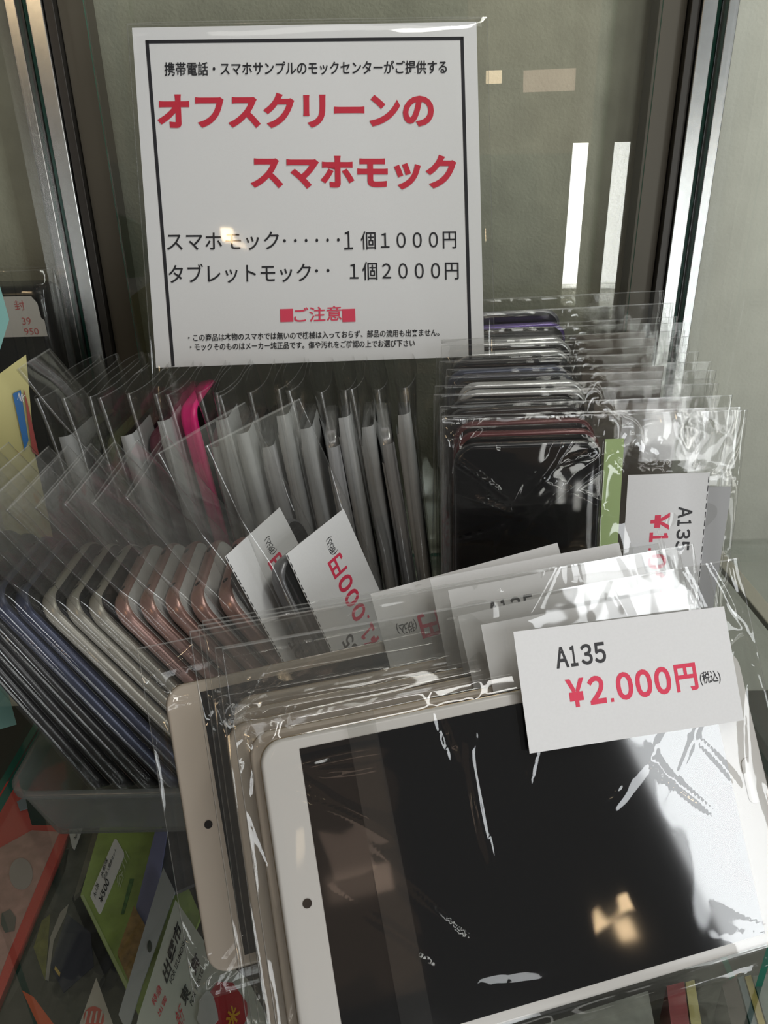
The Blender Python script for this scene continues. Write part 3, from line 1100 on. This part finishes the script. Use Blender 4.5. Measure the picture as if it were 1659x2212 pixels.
write(s2 if False else gp, [('谷川', q(715, 955), q(775, 760), q(690, 900), .0, 0)], ZL + .0044, [lowmat('pale_green_ink', (.52, .62, .38))])
bmw = bmesh.new()
for s, p0, p1, pu in (('A-136', q(570, 1000), q(592, 920), q(556, 975)), ('¥500', q(607, 1035), q(655, 905), q(588, 1000)),
                      ('水郡線', q(612, 880), q(645, 770), q(600, 860)), ('記念入場券セット', q(628, 895), q(698, 712), q(617, 875))):
    o = lp(*p0, ZL + .0046) - gp.location - s2.location
    letter(bmw, s, o, lp(*p1, ZL + .0046) - gp.location - s2.location - o, lp(*pu, ZL + .0046) - gp.location - s2.location - o, .0003, .008, 0)
obj('lettering', mesh('lettering', bmw, False), [INK], s2)
flat('lavender_ticket', [q(930, 580), q(1000, 580), q(940, 960), q(865, 1190), q(812, 1050)], ZL + .010, .003, lowmat('lavender_paper', (.20, .21, .38)),
     'narrow lavender blue ticket lying on the green packet', 'ticket')
flat('dark_ticket', [q(990, 590), q(1160, 590), q(1180, 900), q(960, 1000)], ZL + .007, .003, lowmat('dark_grey_paper', (.07, .07, .08), .4, .4, 70),
     'dark grey printed ticket to the right of the lavender ticket', 'ticket')
flat('cork_tile', [q(800, 1040), q(880, 1180), q(840, 1330), q(770, 1480), q(700, 1320)], ZL + .012, .005, lowmat('cork', (.30, .19, .06), .8, .3, 200),
     'tan cork piece lying over the corner of the green packet', 'tile')
tp = thing('ticket_pack', Matrix.Translation(lp(*q(950, 1500), ZL + .018)), 'white souvenir pack with grey hang header and destination lettering, lower left', 'pack')
flat('header_strip', [q(975, 812), q(1045, 955), q(850, 1500), q(760, 1800), q(708, 1690), q(870, 1150)], ZL + .018, .002, lowmat('grey_header', (.36, .38, .39)), parent=tp)
flat('hang_hole', [q(893 + 14 * math.cos(a * .4), 1283 + 36 * math.sin(a * .4)) for a in range(16)], ZL + .0184, .0004, lowmat('dark_hole', (.03, .04, .03)), parent=tp)
wp = flat('destination_plate', [q(1048, 1005), q(1240, 1280), q(1480, 1480), q(1700, 1900), q(780, 1900), q(830, 1690)], ZL + .018, .0025, lowmat('white_plate', (.56, .60, .55), .5, .03, 60), parent=tp)


def wwrite(items, mats):
    bm = bmesh.new()
    base = tp.location + wp.location
    for s, p0, p1, pu, bold, mi in items:
        o = lp(*p0, ZL + .018) - base
        letter(bm, s, o, lp(*p1, ZL + .018) - base - o, lp(*pu, ZL + .018) - base - o, .0003, bold, mi)
    return obj('lettering', mesh('lettering', bm, False), mats, wp)


wwrite([('出雲市', q(1000, 1520), q(1090, 1195), q(965, 1435), .03, 0), ('FOR IZUMOSHI', q(1027, 1515), q(1115, 1250), q(1012, 1490), .01, 0),
        ('東', q(1108, 1650), q(1143, 1560), q(1070, 1585), .03, 0), ('京', q(1168, 1470), q(1205, 1375), q(1128, 1405), .03, 0), ('FOR TOKYO', q(1148, 1645), q(1218, 1430), q(1133, 1618), .01, 0),
        ('特急', q(922, 1655), q(968, 1545), q(905, 1605), .01, 1), ('出雲', q(955, 1710), q(1000, 1600), q(940, 1680), .01, 1), ('急行', q(1075, 1800), q(1105, 1720), q(1045, 1690), .01, 1)],
       [INK, RED])
rs = flat('red_label', [q(1250, 1560), q(1300, 1495), q(1390, 1500), q(1475, 1620), q(1480, 1680), q(1440, 1800), q(1150, 1860), q(1180, 1800)], ZL + .0190, .0006, lowmat('red_label', (.48, .02, .035)), parent=tp)
flat('white_cloud', [q(1240 + 60 * math.cos(a * .35) * (1 + .15 * math.sin(a * 1.8)), 1680 + 120 * math.sin(a * .35) * (1 + .12 * math.cos(a * 1.4))) for a in range(18)], ZL + .0194, .0003, PAPER_DULL, parent=tp)
bm = bmesh.new()
base = tp.location + rs.location
o = lp(*q(1395, 1790), ZL + .019) - base
letter(bm, '米', o, lp(*q(1440, 1680), ZL + .019) - base - o, lp(*q(1340, 1730), ZL + .019) - base - o, .0004, .03)
obj('lettering', mesh('lettering', bm, False), lowmat('yellow_ink', (.75, .38, .02)), rs)

# booklets below at lower right
bk = [('booklet', [(1560, 2128), (1590, 2108), (1640, 2300), (1600, 2300)], (.05, .03, .03), 'dark brown booklet at bottom right under the tablets'),
      ('booklet', [(1594, 2112), (1606, 2108), (1660, 2300), (1644, 2300)], (.10, .13, .14), 'slate grey booklet spine at bottom right, beside the dark brown one'),
      ('booklet', [(1609, 2110), (1622, 2106), (1680, 2300), (1664, 2300)], (.34, .27, .07), 'mustard yellow booklet spine at the bottom right corner'),
      ('booklet', [(1625, 2108), (1800, 2090), (1830, 2300), (1684, 2300)], (.10, .13, .12), 'grey green booklet at the far bottom right corner'),
      ('booklet', [(1440, 2130), (1478, 2120), (1500, 2300), (1460, 2300)], (.30, .06, .07), 'dull red booklet seen through the glass below the white tablet'),
      ('booklet', [(1481, 2122), (1500, 2116), (1530, 2300), (1504, 2300)], (.45, .40, .16), 'pale yellow booklet edge next to the dull red booklet'),
      ('booklet', [(1120, 2230), (1400, 2140), (1430, 2300), (1120, 2330)], (.30, .31, .28), 'pale grey booklet under the bottom edge of the white tablet')]
for k, (nm, pts, col, lab) in enumerate(bk):
    flat(nm, pts, ZL + .004 + .0005 * k, .0315, lowmat(nm + '_cover', col, .4, .25, 60), lab, 'booklet')

# ------------------------------------------------------------------ shop lamps behind the viewer, seen mirrored in the glass
em = bpy.data.materials.new('lamp_tube')
em.use_nodes = True
bs = em.node_tree.nodes['Principled BSDF']
bs.inputs['Emission Color'].default_value = (1, 1, .95, 1)
bs.inputs['Emission Strength'].default_value = 9
for k, (x, lab) in enumerate(((.81, 'upright white lamp tube in the shop, nearer the middle'), (.975, 'upright white lamp tube in the shop, farther right'))):
    bm = bmesh.new()
    bmesh.ops.create_cone(bm, cap_ends=True, segments=20, radius1=.030, radius2=.030, depth=1.5)
    o = obj('lamp_tube', mesh('lamp_tube', bm), em)
    o.location = (x, -2.2, .336 - .75)
    tag(o, lab, 'lamp', 'upright shop lamp tubes')
